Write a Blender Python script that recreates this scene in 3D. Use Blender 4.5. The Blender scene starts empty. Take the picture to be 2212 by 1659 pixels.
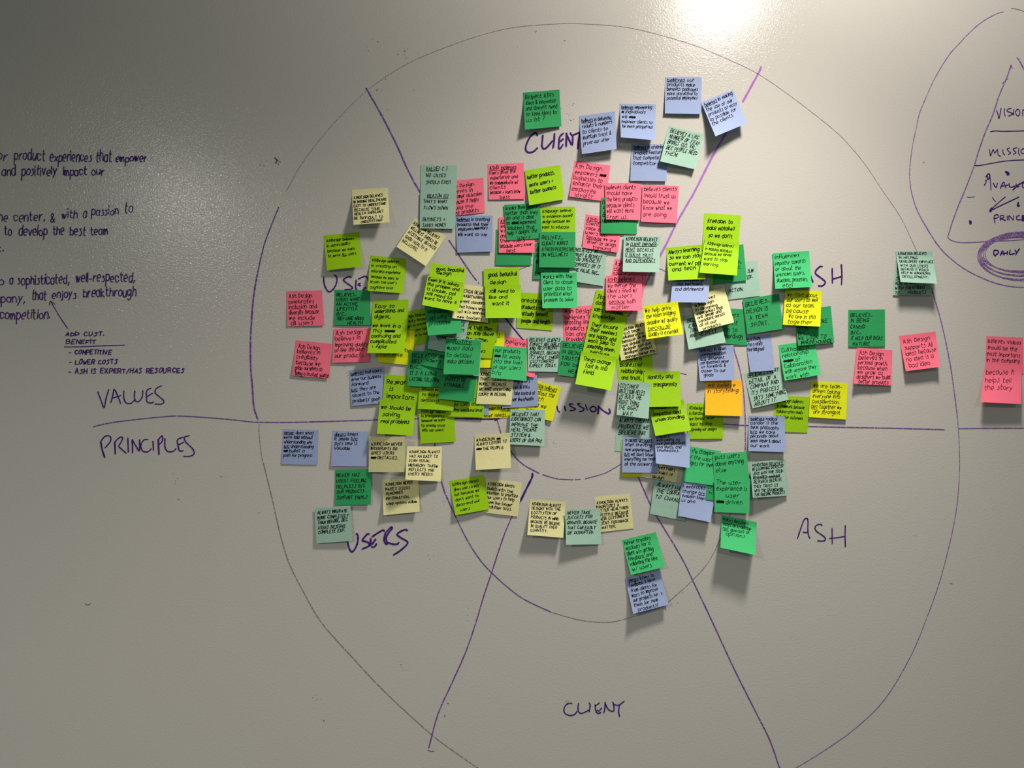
import bpy, math, random
from mathutils import Vector
random.seed(7)
scene = bpy.context.scene

# ------------------------------------------------------------------ frame of reference
S = 0.00095            # metres on the wall per photograph pixel
ZC = 1.50              # height of the lens above the floor
D = 1.55               # distance of the lens from the wall
def at(px, py, lift=0.0):
    """point that stands `lift` metres in front of the wall, seen at photograph pixel px, py"""
    k = S * (1.0 - lift / D)
    return Vector(((px - 1106.0) * k, -lift, ZC - (py - 829.5) * k))

# ------------------------------------------------------------------ camera
cam_data = bpy.data.cameras.new('camera')
cam = bpy.data.objects.new('camera', cam_data)
scene.collection.objects.link(cam)
cam.location = (0, -D, ZC)
cam.rotation_euler = (math.pi / 2, 0, 0)
cam_data.sensor_width = 36
cam_data.lens = 36 * D / (2212 * S)
cam_data.clip_start = 0.05
scene.camera = cam

# ------------------------------------------------------------------ world and light
world = bpy.data.worlds.new('room_light')
scene.world = world
world.use_nodes = True
bg = world.node_tree.nodes['Background']
bg.inputs['Color'].default_value = (0.88, 0.98, 0.93, 1)
bg.inputs['Strength'].default_value = 0.095

def downlight(x, y, z, watt, radius, angle, blend, col, aim=(0, 0, -1)):
    ld = bpy.data.lights.new('ceiling_downlight', 'SPOT')
    ld.energy = watt; ld.shadow_soft_size = radius
    ld.spot_size = math.radians(angle); ld.spot_blend = blend
    ld.color = col
    lo = bpy.data.objects.new('ceiling_downlight', ld)
    lo.location = (x, y, z)
    lo.rotation_euler = Vector(aim).to_track_quat('-Z', 'Y').to_euler()
    scene.collection.objects.link(lo)
CZ = 2.66
WARM = (1.0, 0.915, 0.82)
downlight(0.59, -0.58, 2.60, 76, 0.10, 112, 1.0, WARM, (-0.22, 0, -1))   # beam that washes the wall from above
glow = bpy.data.lights.new('ceiling_lamp_spill', 'POINT')        # the same lamp's open spill to the sides
glow.energy = 26; glow.shadow_soft_size = 0.10; glow.color = WARM
glow_o = bpy.data.objects.new('ceiling_lamp_spill', glow); glow_o.location = (0.59, -0.58, 2.60)
scene.collection.objects.link(glow_o)
downlight(0.60, -3.00, CZ, 46, 0.06, 170, 0.6, WARM)
downlight(-1.98, -3.00, CZ, 135, 0.06, 170, 0.6, (1.0, 0.97, 0.88))
downlight(0.60, -5.40, CZ, 50, 0.06, 170, 0.6, WARM)
downlight(-1.98, -5.40, CZ, 24, 0.06, 170, 0.6, WARM)

scene.view_settings.view_transform = 'Standard'
scene.view_settings.look = 'None'
scene.view_settings.gamma = 1
scene.view_settings.use_curve_mapping = False
scene.view_settings.exposure = 0.13
scene.cycles.use_denoising = True

# ------------------------------------------------------------------ materials
def lin(c):
    return tuple((v / 255 / 12.92) if v / 255 <= 0.04045 else ((v / 255 + 0.055) / 1.055) ** 2.4 for v in c)

def new_mat(name):
    m = bpy.data.materials.new(name); m.use_nodes = True
    return m, m.node_tree, m.node_tree.nodes['Principled BSDF']

def wall_material():
    m, nt, p = new_mat('eggshell_wall_paint')
    N, L = nt.nodes, nt.links
    tc = N.new('ShaderNodeTexCoord')
    n1 = N.new('ShaderNodeTexNoise'); n1.inputs['Scale'].default_value = 1.3; n1.inputs['Detail'].default_value = 3
    L.new(tc.outputs['Object'], n1.inputs['Vector'])
    r = N.new('ShaderNodeValToRGB')
    r.color_ramp.elements[0].position = 0.3; r.color_ramp.elements[0].color = (0.55, 0.54, 0.50, 1)
    r.color_ramp.elements[1].position = 0.7; r.color_ramp.elements[1].color = (0.575, 0.555, 0.52, 1)
    L.new(n1.outputs['Fac'], r.inputs['Fac']); L.new(r.outputs['Color'], p.inputs['Base Color'])
    n2 = N.new('ShaderNodeTexNoise'); n2.inputs['Scale'].default_value = 270; n2.inputs['Detail'].default_value = 3.0
    n2.inputs['Roughness'].default_value = 0.5; n2.inputs['Distortion'].default_value = 0.6
    L.new(tc.outputs['Object'], n2.inputs['Vector'])
    b = N.new('ShaderNodeBump'); b.inputs['Strength'].default_value = 0.55; b.inputs['Distance'].default_value = 0.0007
    L.new(n2.outputs['Fac'], b.inputs['Height']); L.new(b.outputs['Normal'], p.inputs['Normal'])
    p.inputs['Roughness'].default_value = 0.15
    p.inputs['Specular IOR Level'].default_value = 0.36
    return m

def paper_material(name, rgb):
    m, nt, p = new_mat(name)
    N, L = nt.nodes, nt.links
    tc = N.new('ShaderNodeTexCoord'); oi = N.new('ShaderNodeObjectInfo')
    n = N.new('ShaderNodeTexNoise'); n.inputs['Scale'].default_value = 900; n.inputs['Detail'].default_value = 3
    L.new(tc.outputs['Object'], n.inputs['Vector'])
    c = lin(rgb)
    r = N.new('ShaderNodeValToRGB')
    r.color_ramp.elements[0].position = 0.25; r.color_ramp.elements[0].color = tuple(v * 0.93 for v in c) + (1,)
    r.color_ramp.elements[1].position = 0.75; r.color_ramp.elements[1].color = tuple(min(1, v * 1.05) for v in c) + (1,)
    L.new(n.outputs['Fac'], r.inputs['Fac'])
    h = N.new('ShaderNodeHueSaturation')
    mr = N.new('ShaderNodeMapRange'); mr.inputs['To Min'].default_value = 0.93; mr.inputs['To Max'].default_value = 1.05
    L.new(oi.outputs['Random'], mr.inputs['Value']); L.new(mr.outputs['Result'], h.inputs['Value'])
    L.new(r.outputs['Color'], h.inputs['Color']); L.new(h.outputs['Color'], p.inputs['Base Color'])
    n2 = N.new('ShaderNodeTexNoise'); n2.inputs['Scale'].default_value = 45; n2.inputs['Detail'].default_value = 2
    L.new(tc.outputs['Object'], n2.inputs['Vector'])
    b = N.new('ShaderNodeBump'); b.inputs['Strength'].default_value = 0.35; b.inputs['Distance'].default_value = 0.0016
    L.new(n2.outputs['Fac'], b.inputs['Height']); L.new(b.outputs['Normal'], p.inputs['Normal'])
    p.inputs['Roughness'].default_value = 0.75
    p.inputs['Specular IOR Level'].default_value = 0.25
    return m

def ink_material(name, rgb, worn=0.0, scale=420.0):
    m, nt, p = new_mat(name)
    N, L = nt.nodes, nt.links
    p.inputs['Roughness'].default_value = 0.8; p.inputs['Specular IOR Level'].default_value = 0.12
    c = lin(rgb)
    tc = N.new('ShaderNodeTexCoord')
    n = N.new('ShaderNodeTexNoise'); n.inputs['Scale'].default_value = scale; n.inputs['Detail'].default_value = 2
    L.new(tc.outputs['Object'], n.inputs['Vector'])
    r = N.new('ShaderNodeValToRGB')
    bare = (0.50, 0.46, 0.45, 1) if scale < 450 else (0.40, 0.31, 0.44, 1)
    if worn > 0:       # dry marker: the paint shows through between the touched bumps
        r.color_ramp.elements[0].position = worn - 0.07; r.color_ramp.elements[0].color = bare
        r.color_ramp.elements[1].position = worn + 0.02; r.color_ramp.elements[1].color = c + (1,)
    else:
        r.color_ramp.elements[0].position = 0.35; r.color_ramp.elements[0].color = tuple(v * 0.7 for v in c) + (1,)
        r.color_ramp.elements[1].position = 0.7; r.color_ramp.elements[1].color = tuple(v * 1.5 for v in c) + (1,)
    L.new(n.outputs['Fac'], r.inputs['Fac']); L.new(r.outputs['Color'], p.inputs['Base Color'])
    return m

M_WALL = wall_material()
PAPER = {
    'P': ('pink', (255, 116, 142)), 'L': ('lime green', (152, 203, 10)), 'G': ('dark green', (44, 158, 92)),
    'E': ('emerald green', (66, 192, 118)),
    'A': ('pale aqua', (158, 195, 178)), 'B': ('periwinkle blue', (150, 166, 206)), 'Y': ('pale yellow', (226, 222, 164)),
    'N': ('neon yellow', (220, 228, 16)), 'O': ('orange', (255, 185, 28))}
PM = {k: paper_material(v[0].replace(' ', '_') + '_paper', v[1]) for k, v in PAPER.items()}
I_BLACK = ink_material('black_pen_ink', (14, 12, 16))
I_PLUM = ink_material('plum_pen_ink', (58, 14, 60))
I_DARK = ink_material('dark_purple_marker', (68, 28, 114))
I_MID = ink_material('purple_marker', (108, 68, 148), 0.40, 430)
I_LIGHT = ink_material('light_purple_marker', (165, 108, 190), 0.36, 460)
I_THIN = ink_material('faded_grey_marker', (138, 120, 134), 0.45, 260)
I_SPECK = ink_material('faint_pen_speck', (70, 62, 70))
I_PALE = ink_material('pale_worn_purple_marker', (122, 78, 156), 0.47, 520)
I_RED = ink_material('brown_pen_speck', (120, 50, 35))

# ------------------------------------------------------------------ mesh helpers
def link_mesh(name, verts, faces, mat, parent=None, smooth=False):
    me = bpy.data.meshes.new(name)
    me.from_pydata(verts, [], faces)
    me.materials.append(mat)
    if smooth:
        me.polygons.foreach_set('use_smooth', [True] * len(me.polygons))
    me.update()
    o = bpy.data.objects.new(name, me)
    scene.collection.objects.link(o)
    if parent: o.parent = parent
    return o

def smooth_pts(pts, n=4):
    """Catmull-Rom through the points"""
    if len(pts) < 3: return pts
    out = []
    P = [pts[0]] + list(pts) + [pts[-1]]
    for i in range(1, len(P) - 2):
        p0, p1, p2, p3 = P[i-1], P[i], P[i+1], P[i+2]
        for k in range(n):
            t = k / n; t2 = t * t; t3 = t2 * t
            out.append(tuple(0.5 * ((2*p1[j]) + (-p0[j]+p2[j])*t + (2*p0[j]-5*p1[j]+4*p2[j]-p3[j])*t2 + (-p0[j]+3*p1[j]-3*p2[j]+p3[j])*t3) for j in (0, 1)))
    out.append(tuple(pts[-1]))
    return out

STROKE = [0]
def ribbon(pts, w, V, F, mp, jit=0.12, step=0):
    """flat ink stroke along pts (2-D), width w, rounded ends; mp maps 2-D to 3-D"""
    pts = [p for i, p in enumerate(pts) if i == 0 or abs(p[0]-pts[i-1][0]) + abs(p[1]-pts[i-1][1]) > 1e-4]
    # a pen turning a sharp corner leaves two strokes that meet
    for i in range(1, len(pts) - 1):
        ax, ay = pts[i][0]-pts[i-1][0], pts[i][1]-pts[i-1][1]; bx, by = pts[i+1][0]-pts[i][0], pts[i+1][1]-pts[i][1]
        if (ax*bx + ay*by) < .35 * math.hypot(ax, ay) * math.hypot(bx, by):
            ribbon(pts[:i+1], w, V, F, mp, jit, step); ribbon(pts[i:], w, V, F, mp, jit, step)
            return
    if step and len(pts) > 1:
        q = [pts[0]]
        for a, b in zip(pts, pts[1:]):
            L = math.hypot(b[0]-a[0], b[1]-a[1]); n = max(1, int(L / step))
            for k in range(1, n + 1): q.append((a[0]+(b[0]-a[0])*k/n, a[1]+(b[1]-a[1])*k/n))
        pts = q
    if len(pts) < 2:
        pts = [pts[0], (pts[0][0] + w * .35, pts[0][1] + w * .1)]
    STROKE[0] += 1
    dz = Vector((0, -(STROKE[0] % 13) * 9e-6, 0))
    n = len(pts); base = len(V)
    T = []
    for i in range(n):
        a = pts[max(0, i-1)]; b = pts[min(n-1, i+1)]
        dx, dy = b[0]-a[0], b[1]-a[1]; L = math.hypot(dx, dy) or 1
        T.append((dx/L, dy/L))
    rows = [(pts[0][0]-T[0][0]*w*.42, pts[0][1]-T[0][1]*w*.42, T[0], w*.22)]
    for i in range(n):
        rows.append((pts[i][0], pts[i][1], T[i], w*.5*(1+random.uniform(-jit, jit))))
    rows.append((pts[-1][0]+T[-1][0]*w*.42, pts[-1][1]+T[-1][1]*w*.42, T[-1], w*.2))
    for x, y, (tx, ty), h in rows:
        V.append(mp(x - ty*h, y + tx*h) + dz); V.append(mp(x + ty*h, y - tx*h) + dz)
    for i in range(len(rows) - 1):
        a = base + 2*i
        F.append((a, a+1, a+3, a+2))

# ------------------------------------------------------------------ single-stroke hand lettering
# digits are x,y pairs; baseline y=3, x-height y=7, capitals y=9; ~ = rounded stroke
GL = {
'a': '~4627060413334446 4743', 'b': '0903 ~062746443304', 'c': '~46370705133344', 'd': '~46270604133345 4943',
'e': '~05453727060413334 ', 'f': '~3929181403 0636', 'g': '~46270604234547 ~4742311001', 'h': '0903 ~0517374543',
'i': '0703 0809', 'j': '~17120102 1819', 'k': '0903 370543', 'l': '0903', 'm': '0703 ~0517262523 ~2537475553',
'n': '0703 ~0517374543', 'o': '~27060423444627', 'p': '0700 ~062746442304', 'q': '~462706042344 4740', 'r': '0703 ~05162737',
's': '~3727172635342303', 't': '~19142333 0737', 'u': '~0704132345 4743', 'v': '072347', 'w': '0713273357', 'x': '0743 4703',
'y': '0724 4701', 'z': '07370343',
'A': '032943 1535', 'B': '0903 ~0939473616 ~1646443303', 'C': '~4829180514233344', 'D': '0903 ~092847453403',
'E': '49090343 0636', 'F': '490903 0636', 'G': '~4829180513334445 2545', 'H': '0903 4943 0646', 'I': '0903', 'J': '~3935342304',
'K': '0903 490643', 'L': '090343', 'M': '0309254943', 'N': '03094349', 'O': '~29180513344649 4929', 'P': '0903 ~0939473606',
'Q': '~291805133446482 3452', 'R': '0903 ~0939473606 2643', 'S': '~48291827353423 2303', 'T': '0949 2923', 'U': '~09041323344549',
'V': '092349', 'W': '0913273359', 'X': '0943 4903', 'Y': '092649 2623', 'Z': '09490343',
'0': '~29180513344629', '1': '0903', '4': '092545 4903', '7': '093913', '.': '0304', ',': '1402', "'": '0908', '"': '0908 2928',
'/': '0239', '(': '~19070502', ')': '~09171502', '&': '~430719282704132345', '+': '0636 1814', '-': '0535', '!': '0905 0304',
'?': '~082938261615 1314', ':': '0304 0607', ';': '0607 0402', '=': '0636 0434', '>': '0545 264524', '*': '06 1634'}
def parse_glyphs():
    out = {}
    for ch, s in GL.items():
        st = []
        for tok in s.split():
            sm = tok[0] == '~'
            if sm: tok = tok[1:]
            tok = tok[:len(tok) // 2 * 2]
            if not tok: continue
            st.append((sm, [(int(tok[i]), int(tok[i+1]) - 3) for i in range(0, len(tok), 2)]))
        adv = max((p[0] for _, ps in st for p in ps), default=2)
        out[ch] = (st, adv)
    return out
GLY = parse_glyphs()

def line_width(txt):
    w = 0
    for ch in txt:
        if ch in '_~': continue
        if ch == ' ': w += 4.2
        elif ch == '#': w += 4.2
        else: w += GLY.get(ch, GLY['x'])[1] + 1.9
    return w

def write_line(txt, x, y, ux, uy, slant, w, V, F, mp, rise=0.0):
    """letters from x along baseline y (y grows downwards); ux, uy = size of one glyph unit"""
    under = None; cut = None
    x0 = x
    for ch in txt:
        yb = y + rise * (x - x0)
        if ch == '_':
            if under is None: under = x
            else:
                ribbon([(under, yb + uy*1.2 - rise*(x-under)), ((under+x)/2, yb + uy*1.45 - rise*(x-under)/2), (x - ux, yb + uy*1.1)], w*.9, V, F, mp)
                under = None
            continue
        if ch == '~':
            if cut is None: cut = x
            else:
                ribbon([(cut, yb - uy*2.6), (x - ux, yb - uy*3.3)], w*1.1, V, F, mp); cut = None
            continue
        if ch == ' ':
            x += 4.2 * ux; continue
        if ch == '#':
            z = []
            for k in range(6):
                z.append((x + ux*4.2*k/5, yb - uy*(0.6 + 3.6*((k + 0) % 2) + random.uniform(-.4, .4))))
            z2 = [(x - ux*.3, yb - uy*(1.5 + random.uniform(-.3, .3))), (x + ux*4.6, yb - uy*(1.9 + random.uniform(-.3, .3)))]
            z3 = [(x - ux*.3, yb - uy*(3.1 + random.uniform(-.3, .3))), (x + ux*4.6, yb - uy*(3.1 + random.uniform(-.3, .3)))]
            ribbon(z, w*1.2, V, F, mp); ribbon(z2, w*1.7, V, F, mp); ribbon(z3, w*1.7, V, F, mp)
            x += 4.2 * ux; continue
        st, adv = GLY.get(ch, GLY['x'])
        jy = random.uniform(-.5, .5) * uy; sc = random.uniform(.86, 1.14); rot = random.uniform(-.12, .12)
        for sm, ps in st:
            q = []
            for gx, gy in ps:
                gx += random.uniform(-.16, .16); gy = gy * sc + random.uniform(-.16, .16)
                xx = gx + gy * (slant + rot)
                q.append((x + xx * ux, yb + jy - gy * uy))
            if sm: q = smooth_pts(q, 3)
            ribbon(q, w, V, F, mp, 0.15)
        x += (adv + 1.9 + random.uniform(-.25, .25)) * ux
    return x

# ------------------------------------------------------------------ the wall
def box(x0, x1, y0, y1, z0, z1):
    v = [(x, y, z) for x in (x0, x1) for y in (y0, y1) for z in (z0, z1)]
    f = [(0, 1, 3, 2), (4, 6, 7, 5), (0, 4, 5, 1), (2, 3, 7, 6), (0, 2, 6, 4), (1, 5, 7, 3)]
    return v, f
v, f = box(-3.2, 3.2, 0.0, 0.12, 0.0, 2.75)
wall = link_mesh('wall_back', v, f, M_WALL)
wall['kind'] = 'structure'

def wmap(x, y):
    return at(x, y, 0.0004)
def wmap2(x, y):
    return at(x, y, 0.0006)
def marks(name, items, label=None, mat=None, mp=wmap):
    """one marker drawing on the wall: items = (width, rounded?, points)"""
    V, F = [], []
    for w, pts in items:
        ribbon(smooth_pts(pts, 5) if len(pts) > 2 else pts, w, V, F, mp, 0.16, step=5)
    o = link_mesh(name, V, F, mat or I_DARK, wall)
    if label: o['label'] = label
    return o
def sc(ox, oy, k, pts):
    """points read in a magnified detail (origin ox, oy, magnification k)"""
    return [(ox + x / k, oy + y / k) for x, y in pts]

def P(s):
    n = [float(t) for t in s.replace(',', ' ').split()]
    return list(zip(n[::2], n[1::2]))

marks('marker_line', [(1.05, P('1227,50 1119,58 1046,74 974,98 902,127 847,157 791,197 742,244 685,309 648,360 618,414')),
                      (0.95, P('1227,50 1340,57 1420,74 1500,98 1584,133 1640,161 1696,199 1752,241 1814,292 1865,350 1909,415 1936,454 1953,483 1971,522 1982,545'))],
      'thin faded upper arc of the large circle', I_THIN)
marks('marker_line', [(2.4, P('602,448 583,495 569,535 556,593')), (3.4, P('556,593 548,640 543,700 541,750 542,800 545,832 548,876 554,898 557,906'))],
      'thick purple left arc of the large circle', I_MID)
marks('marker_line', [(1.4, P('560,916 560,939 565,984 568,996')), (1.9, P('569,1000 577,1032 589,1082 607,1160 626,1220 656,1279 694,1344 764,1423 835,1498 929,1584 982,1624 1031,1658 1060,1676'))],
      'thin dark lower left arc of the large circle', I_THIN)
marks('marker_line', [(1.6, P('1700,1668 1719,1659 1778,1623 1847,1574 1910,1512 1965,1422 2003,1332 2034,1242 2062,1125 2072,1035 2072,960 2068,900')),
                      (2.4, P('2068,900 2063,859 2054,795 2043,738 2035,703 2024,662 2011,620'))],
      'purple right arc of the large circle', I_PALE)
marks('marker_line', [(3.0, P('791,192 795,197 825,250 858,315 876,356 892,388 907,414 930,450 956,497')), (2.6, P('970,519 992,552 1012,582 1028,604'))],
      'purple upper left ray of the circle', I_MID)
marks('marker_line', [(1.4, P('1026,601 1030,606')), (1.4, P('1033,610 1035,613')), (3.0, P('1080,668 1092,687 1110,710 1128,732 1140,748'))], 'dark end of the upper left ray', I_DARK)
marks('marker_line', [(4.6, P('1644,145 1640,155 1622,188 1605,219')), (4.6, P('1580,262 1567,289 1538,340 1500,415 1489,434 1462,481 1440,526 1424,556')),
                      (4.0, P('1420,565 1406,591 1392,618 1364,673 1357,683'))], 'light purple upper right ray of the circle', I_LIGHT)
marks('marker_line', [(4.4, P('1150,1023 1149,1032 1137,1056 1125,1081'))], 'dark start of the lower left ray', I_DARK)
marks('marker_line', [(2.7, P('1125,1081 1106,1116 1086,1164 1062,1237 1044,1291 1028,1345 1005,1411 976,1476 946,1543 926,1617'))], 'purple lower left ray of the circle', I_MID)
marks('marker_line', [(2.7, P('1375,1022 1379,1031 1405,1090 1417,1113 1457,1178 1481,1221 1497,1255 1535,1335 1585,1443 1630,1533 1662,1597 1684,1659 1692,1680'))], 'purple lower right ray of the circle', I_MID)
marks('marker_line', [(2.2, P('202,922 225,916 269,909 355,900 399,899 486,905 540,911 561,912 640,912 815,907 860,906')), (2.2, P('890,905 905,904'))], 'purple horizontal line left of the notes', I_MID)
marks('marker_line', [(3.2, P('975,904 1030,905 1062,905 1080,903')), (3.2, P('1080,903 1069,908'))], 'dark end of the horizontal line', I_DARK)
marks('marker_line', [(2.1, P('1540,915 1563,916 1610,919 1640,920 1747,921 1830,923 1940,925 2040,928')), (2.0, P('2070,926 2140,925 2240,925'))], 'purple horizontal line right of the notes', I_MID)
marks('marker_line', [(3.6, P('939,940 939,950 939,967'))], 'purple start of the middle circle', I_MID)
marks('marker_line', [(3.0, P('952,1035 955,1045 961,1064 971,1087 984,1116')), (2.2, P('984,1116 1009,1166 1036,1208 1062,1237 1096,1268 1133,1295 1190,1322'))], 'purple lower left arc of the middle circle', I_MID)
marks('marker_line', [(1.4, P('1190,1322 1252,1339 1304,1344 1343,1339 1417,1316 1445,1299 1494,1255 1529,1216 1555,1166 1576,1113 1585,1085'))], 'thin faded bottom arc of the middle circle', I_THIN)
marks('marker_line', [(2.6, P('1584,750 1588,763 1599,801 1606,844 1610,910 1610,965 1608,985'))], 'purple right arc of the middle circle', I_PALE)
marks('marker_line', [(1.6, P('1115,586 1122,582 1151,571')), (1.4, P('1424,580 1432,583 1444,590'))], 'thin dark top arc of the middle circle', I_THIN)
marks('marker_line', [(2.0, P('1073,904 1076,914 1082,935 1086,945')), (2.4, P('1103,974 1116,990 1133,1005 1164,1022')), (1.8, P('1172,1025 1204,1034 1238,1036')),
                      (1.5, P('1242,1036 1254,1035')), (1.5, P('1264,1034 1304,1023 1325,1012 1342,1002'))], 'purple bottom arc of the inner circle', I_MID)
# the second circle at the right edge and the triangle in it
q = lambda s: sc(1930, 0, 7.827, P(s))
q2 = lambda s: sc(1912, 200, 7.373, P(s))
q3 = lambda s: sc(1912, 400, 7.373, P(s))
marks('marker_line', [(1.7, q('1860,200 1750,230 1560,330 1350,490 1080,770 940,930 780,1180 650,1420 545,1659') + q2('600,200 545,340 490,590 440,830 405,1080 390,1300 405,1500 435,1659')),
                      (2.3, q3('430,150 480,320 560,500 700,740 830,940 980,1110 1200,1290 1420,1420 1700,1540 1950,1605 2150,1625 2300,1620'))],
      'purple circle at the right edge of the wall', I_PALE)
marks('marker_line', [(1.6, q('1990,140 2090,155 2200,190 2300,240'))], 'faded arc at the top right corner', I_THIN)
marks('marker_line', [(2.6, q('1990,1100 1920,1300 1860,1440 1770,1659') + q2('1720,340 1600,620 1500,900 1430,1130 1350,1350 1230,1659') + q3('1250,130 1150,370 1060,620 1010,790')),
                      (1.8, q3('1010,790 1000,830 1060,880 1200,912 1400,910 1700,890 2000,880 2300,860')), (2.6, q('2090,975 2120,1010 2200,1160 2300,1380')),
                      (2.2, q('1990,1100 2005,1155')), (1.5, q('1935,1325 1900,1360')), (1.5, q('1870,1385 1845,1410'))],
      'purple triangle at the right edge of the wall', I_PALE)
marks('marker_line', [(2.0, q2('1680,622 1760,610 1900,616 2300,606')), (2.0, q2('1430,1160 1500,1160 1700,1125 1950,1085 2300,1068'))], 'two dark rules across the triangle', I_DARK)
marks('marker_line', [(1.2, q3('1305,188 1350,192 1430,186')), (1.6, q3('1708,195 1730,230 1760,260')), (2.0, q3('1690,380 1780,300 1915,185')), (2.2, q3('1670,410 1850,320 2130,190')),
                      (5.5, q3('1675,412 1690,385 1705,370')), (5.5, q3('1350,575 1362,590 1358,610')), (4.0, q3('2120,275 2112,330 2135,325')),
                      (3.0, q2('1915,1258 1945,1285 1945,1310 1970,1300 1965,1275 1930,1262')),
                      (2.6, q2('1605,1340 1640,1295 1665,1310 1655,1370 1630,1375 1632,1330')), (2.0, q2('1660,1290 1675,1380 1685,1550')), (2.2, q2('1595,1395 1610,1400 1600,1440 1580,1475'))],
      'small dark marks and dots inside the triangle', I_DARK)
V_, F_ = [], []
import math as _m
ell = []
for k in range(7):
    cx, cy = 2200 + k * 1.3, 549 + (k % 3) * 2.2
    rx, ry = 80 + (k * 5) % 15, 36 + (k * 7) % 19
    pts = []
    for i in range(0, 41):
        a = 2 * _m.pi * i / 40 + .4 * k
        pts.append((cx + rx * _m.cos(a), cy + ry * _m.sin(a)))
    ell.append((1.5 + .5 * (k % 3), [p for p in pts]))
marks('marker_loops', ell, 'overlapping purple loops round the word DAILY', I_PALE, wmap2)

def word(name, label, w, origin, strokes, mat=I_DARK):
    ox, oy, k = origin
    return marks('marker_word', [(w if not isinstance(s, tuple) else s[0], sc(ox, oy, k, P(s if not isinstance(s, tuple) else s[1]))) for s in strokes], label, mat, wmap2)
word('w', 'purple marker word CLIENT above the notes', 3.8, (1100, 150, 7.373), [
    '450,1050 430,1015 400,1012 330,1080 280,1180 262,1260 285,1310 340,1322 400,1298 450,1250', '535,1050 527,1150 522,1220 548,1262 600,1240 690,1138',
    '722,1025 715,1150 698,1248', '860,1020 808,1070 795,1150 788,1240 812,1262 856,1195', '808,1150 860,1108', '908,1225 912,1015', '908,1015 950,1110 1000,1200 1012,1120 1012,1050',
    '975,1012 1010,1045 1135,995', '1128,1000 1105,1130 1095,1258'])
word('w', 'purple marker word USER half hidden by notes', 3.0, (660, 560, 11.06), [
    '437,425 440,550 480,680 540,765 600,768 680,690 740,570 748,440 695,378', '1090,430 1040,415 970,440 905,490 960,550 1060,620 1120,670 1100,710 940,730',
    '1210,500 1202,620 1200,690 1225,725', '1310,570 1255,605 1315,630', '1270,470 1400,410 1470,430 1505,520', '1380,725 1440,675'])
word('w', 'purple marker word USERS in the lower left sector', 3.8, (740, 1120, 7.93), [
    '85,380 100,470 140,560 175,565 230,490 262,380 258,280 235,262', '455,265 420,270 340,370 400,395 450,420 450,470 340,520', '482,345 480,460', '565,355 510,435',
    '500,485 545,485 580,435', '510,310 600,250 690,200 715,215', '740,240 720,300 712,370 740,430 770,430 745,330 800,230 850,170 830,150 760,220', '785,415 860,438 930,440 965,412',
    '1110,205 1070,190 980,230 935,275 1000,330 1090,380 1115,420 1060,490 960,570 875,622'])
word('w', 'purple marker word MISSION half hidden by notes', 3.0, (1180, 720, 7.373), [
    '170,1160 190,1230 212,1252', '290,1160 308,1232', '425,1125 370,1130 400,1170 460,1200 440,1225 380,1228', '540,1120 500,1125 540,1165 600,1200 580,1235 525,1245', '625,1140 655,1222',
    '740,1165 700,1190 712,1235 760,1248 795,1210 770,1170 740,1165', (3.8, '832,1160 825,1278'), '832,1165 900,1225 990,1280', (3.6, '1000,1205 1020,1255 990,1280')])
word('w', 'purple marker letters SH beside a green note', 3.4, (1600, 520, 7.373), [
    '1118,565 1150,655', '1300,410 1260,412 1195,480 1200,530 1290,600 1345,650 1335,690 1290,720 1240,715', '1458,440 1462,670', '1602,380 1612,520 1606,692', '1480,605 1612,568'])
word('w', 'purple marker word ASH in the lower right sector', 2.6, (1700, 1100, 7.93), [
    '180,495 230,350 290,185 340,155 360,200 358,350 370,450 395,495', '275,390 310,398 355,392', '600,275 570,255 510,270 480,320 510,380 600,440 660,500 630,540 525,540',
    '772,325 775,585', '998,280 995,450 1000,640', (1.9, '725,497 850,485 985,465')])
word('w', 'purple marker word CLIENT in the bottom sector', 2.6, (1200, 1500, 7.93), [
    '280,158 245,148 180,180 145,250 160,320 230,358 300,355 350,320 368,290', '397,155 385,220 395,295 440,325 500,305 570,270', '575,145 595,180 585,240 577,298',
    '755,145 690,190', '680,175 685,260 705,310 745,325 778,305', '712,268 745,285 788,232', '830,315 845,240 850,135', '855,165 900,250 960,288 1000,275 1000,200 980,130',
    '1012,172 1080,182 1178,115', '1100,180 1080,280 1098,378'])
word('w', 'purple marker word VALUES above the horizontal line', 2.4, (0, 560, 5.027), [
    '1062,1440 1100,1540 1130,1612 1150,1520 1180,1415', '1205,1555 1225,1480 1245,1415 1310,1565', '1215,1510 1310,1480', '1345,1430 1345,1510 1370,1560 1420,1565 1460,1530',
    '1465,1430 1460,1500 1480,1545 1520,1535 1548,1480 1550,1425', '1640,1400 1595,1425 1590,1500 1600,1550 1650,1560 1665,1545', '1600,1490 1655,1455', '1755,1375 1700,1400 1685,1450 1740,1500 1780,1540 1760,1570 1685,1572'])
word('w', 'purple marker word PRINCIPLES below the horizontal line', 2.6, (160, 800, 4.608), [
    (3.4, '265,710 280,790 305,865'), '270,700 310,655 355,655 365,700 310,770', (3.2, '405,720 410,830'), '405,715 450,670 485,670 465,720 445,755 480,790 520,825', '535,675 540,812',
    (3.2, '580,690 582,820'), '582,695 620,760 650,800 652,690', '735,690 700,690 665,740 680,800 730,812 770,780', '785,705 790,795', (3.2, '838,690 845,835'), '840,690 875,650 880,700 850,735',
    '905,680 905,760 930,805 980,808 1015,780', '1085,665 1030,690 1035,750 1050,800 1085,800', '1040,740 1090,715', '1145,650 1100,665 1110,710 1180,780 1195,830 1150,855 1090,855'])
word('w', 'purple marker word VISION cut by the right edge', 1.9, (1912, 200, 7.373), [
    '1775,280 1795,340 1812,410 1830,340 1848,245', '1905,255 1898,320 1912,372', '2010,250 1960,260 1945,295 2010,320 2040,335 1965,372', '2050,270 2048,355', '2105,262 2080,300 2090,350 2120,370 2145,330 2135,280 2105,262',
    '2190,370 2200,270 2290,370 2300,250'])
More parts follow.
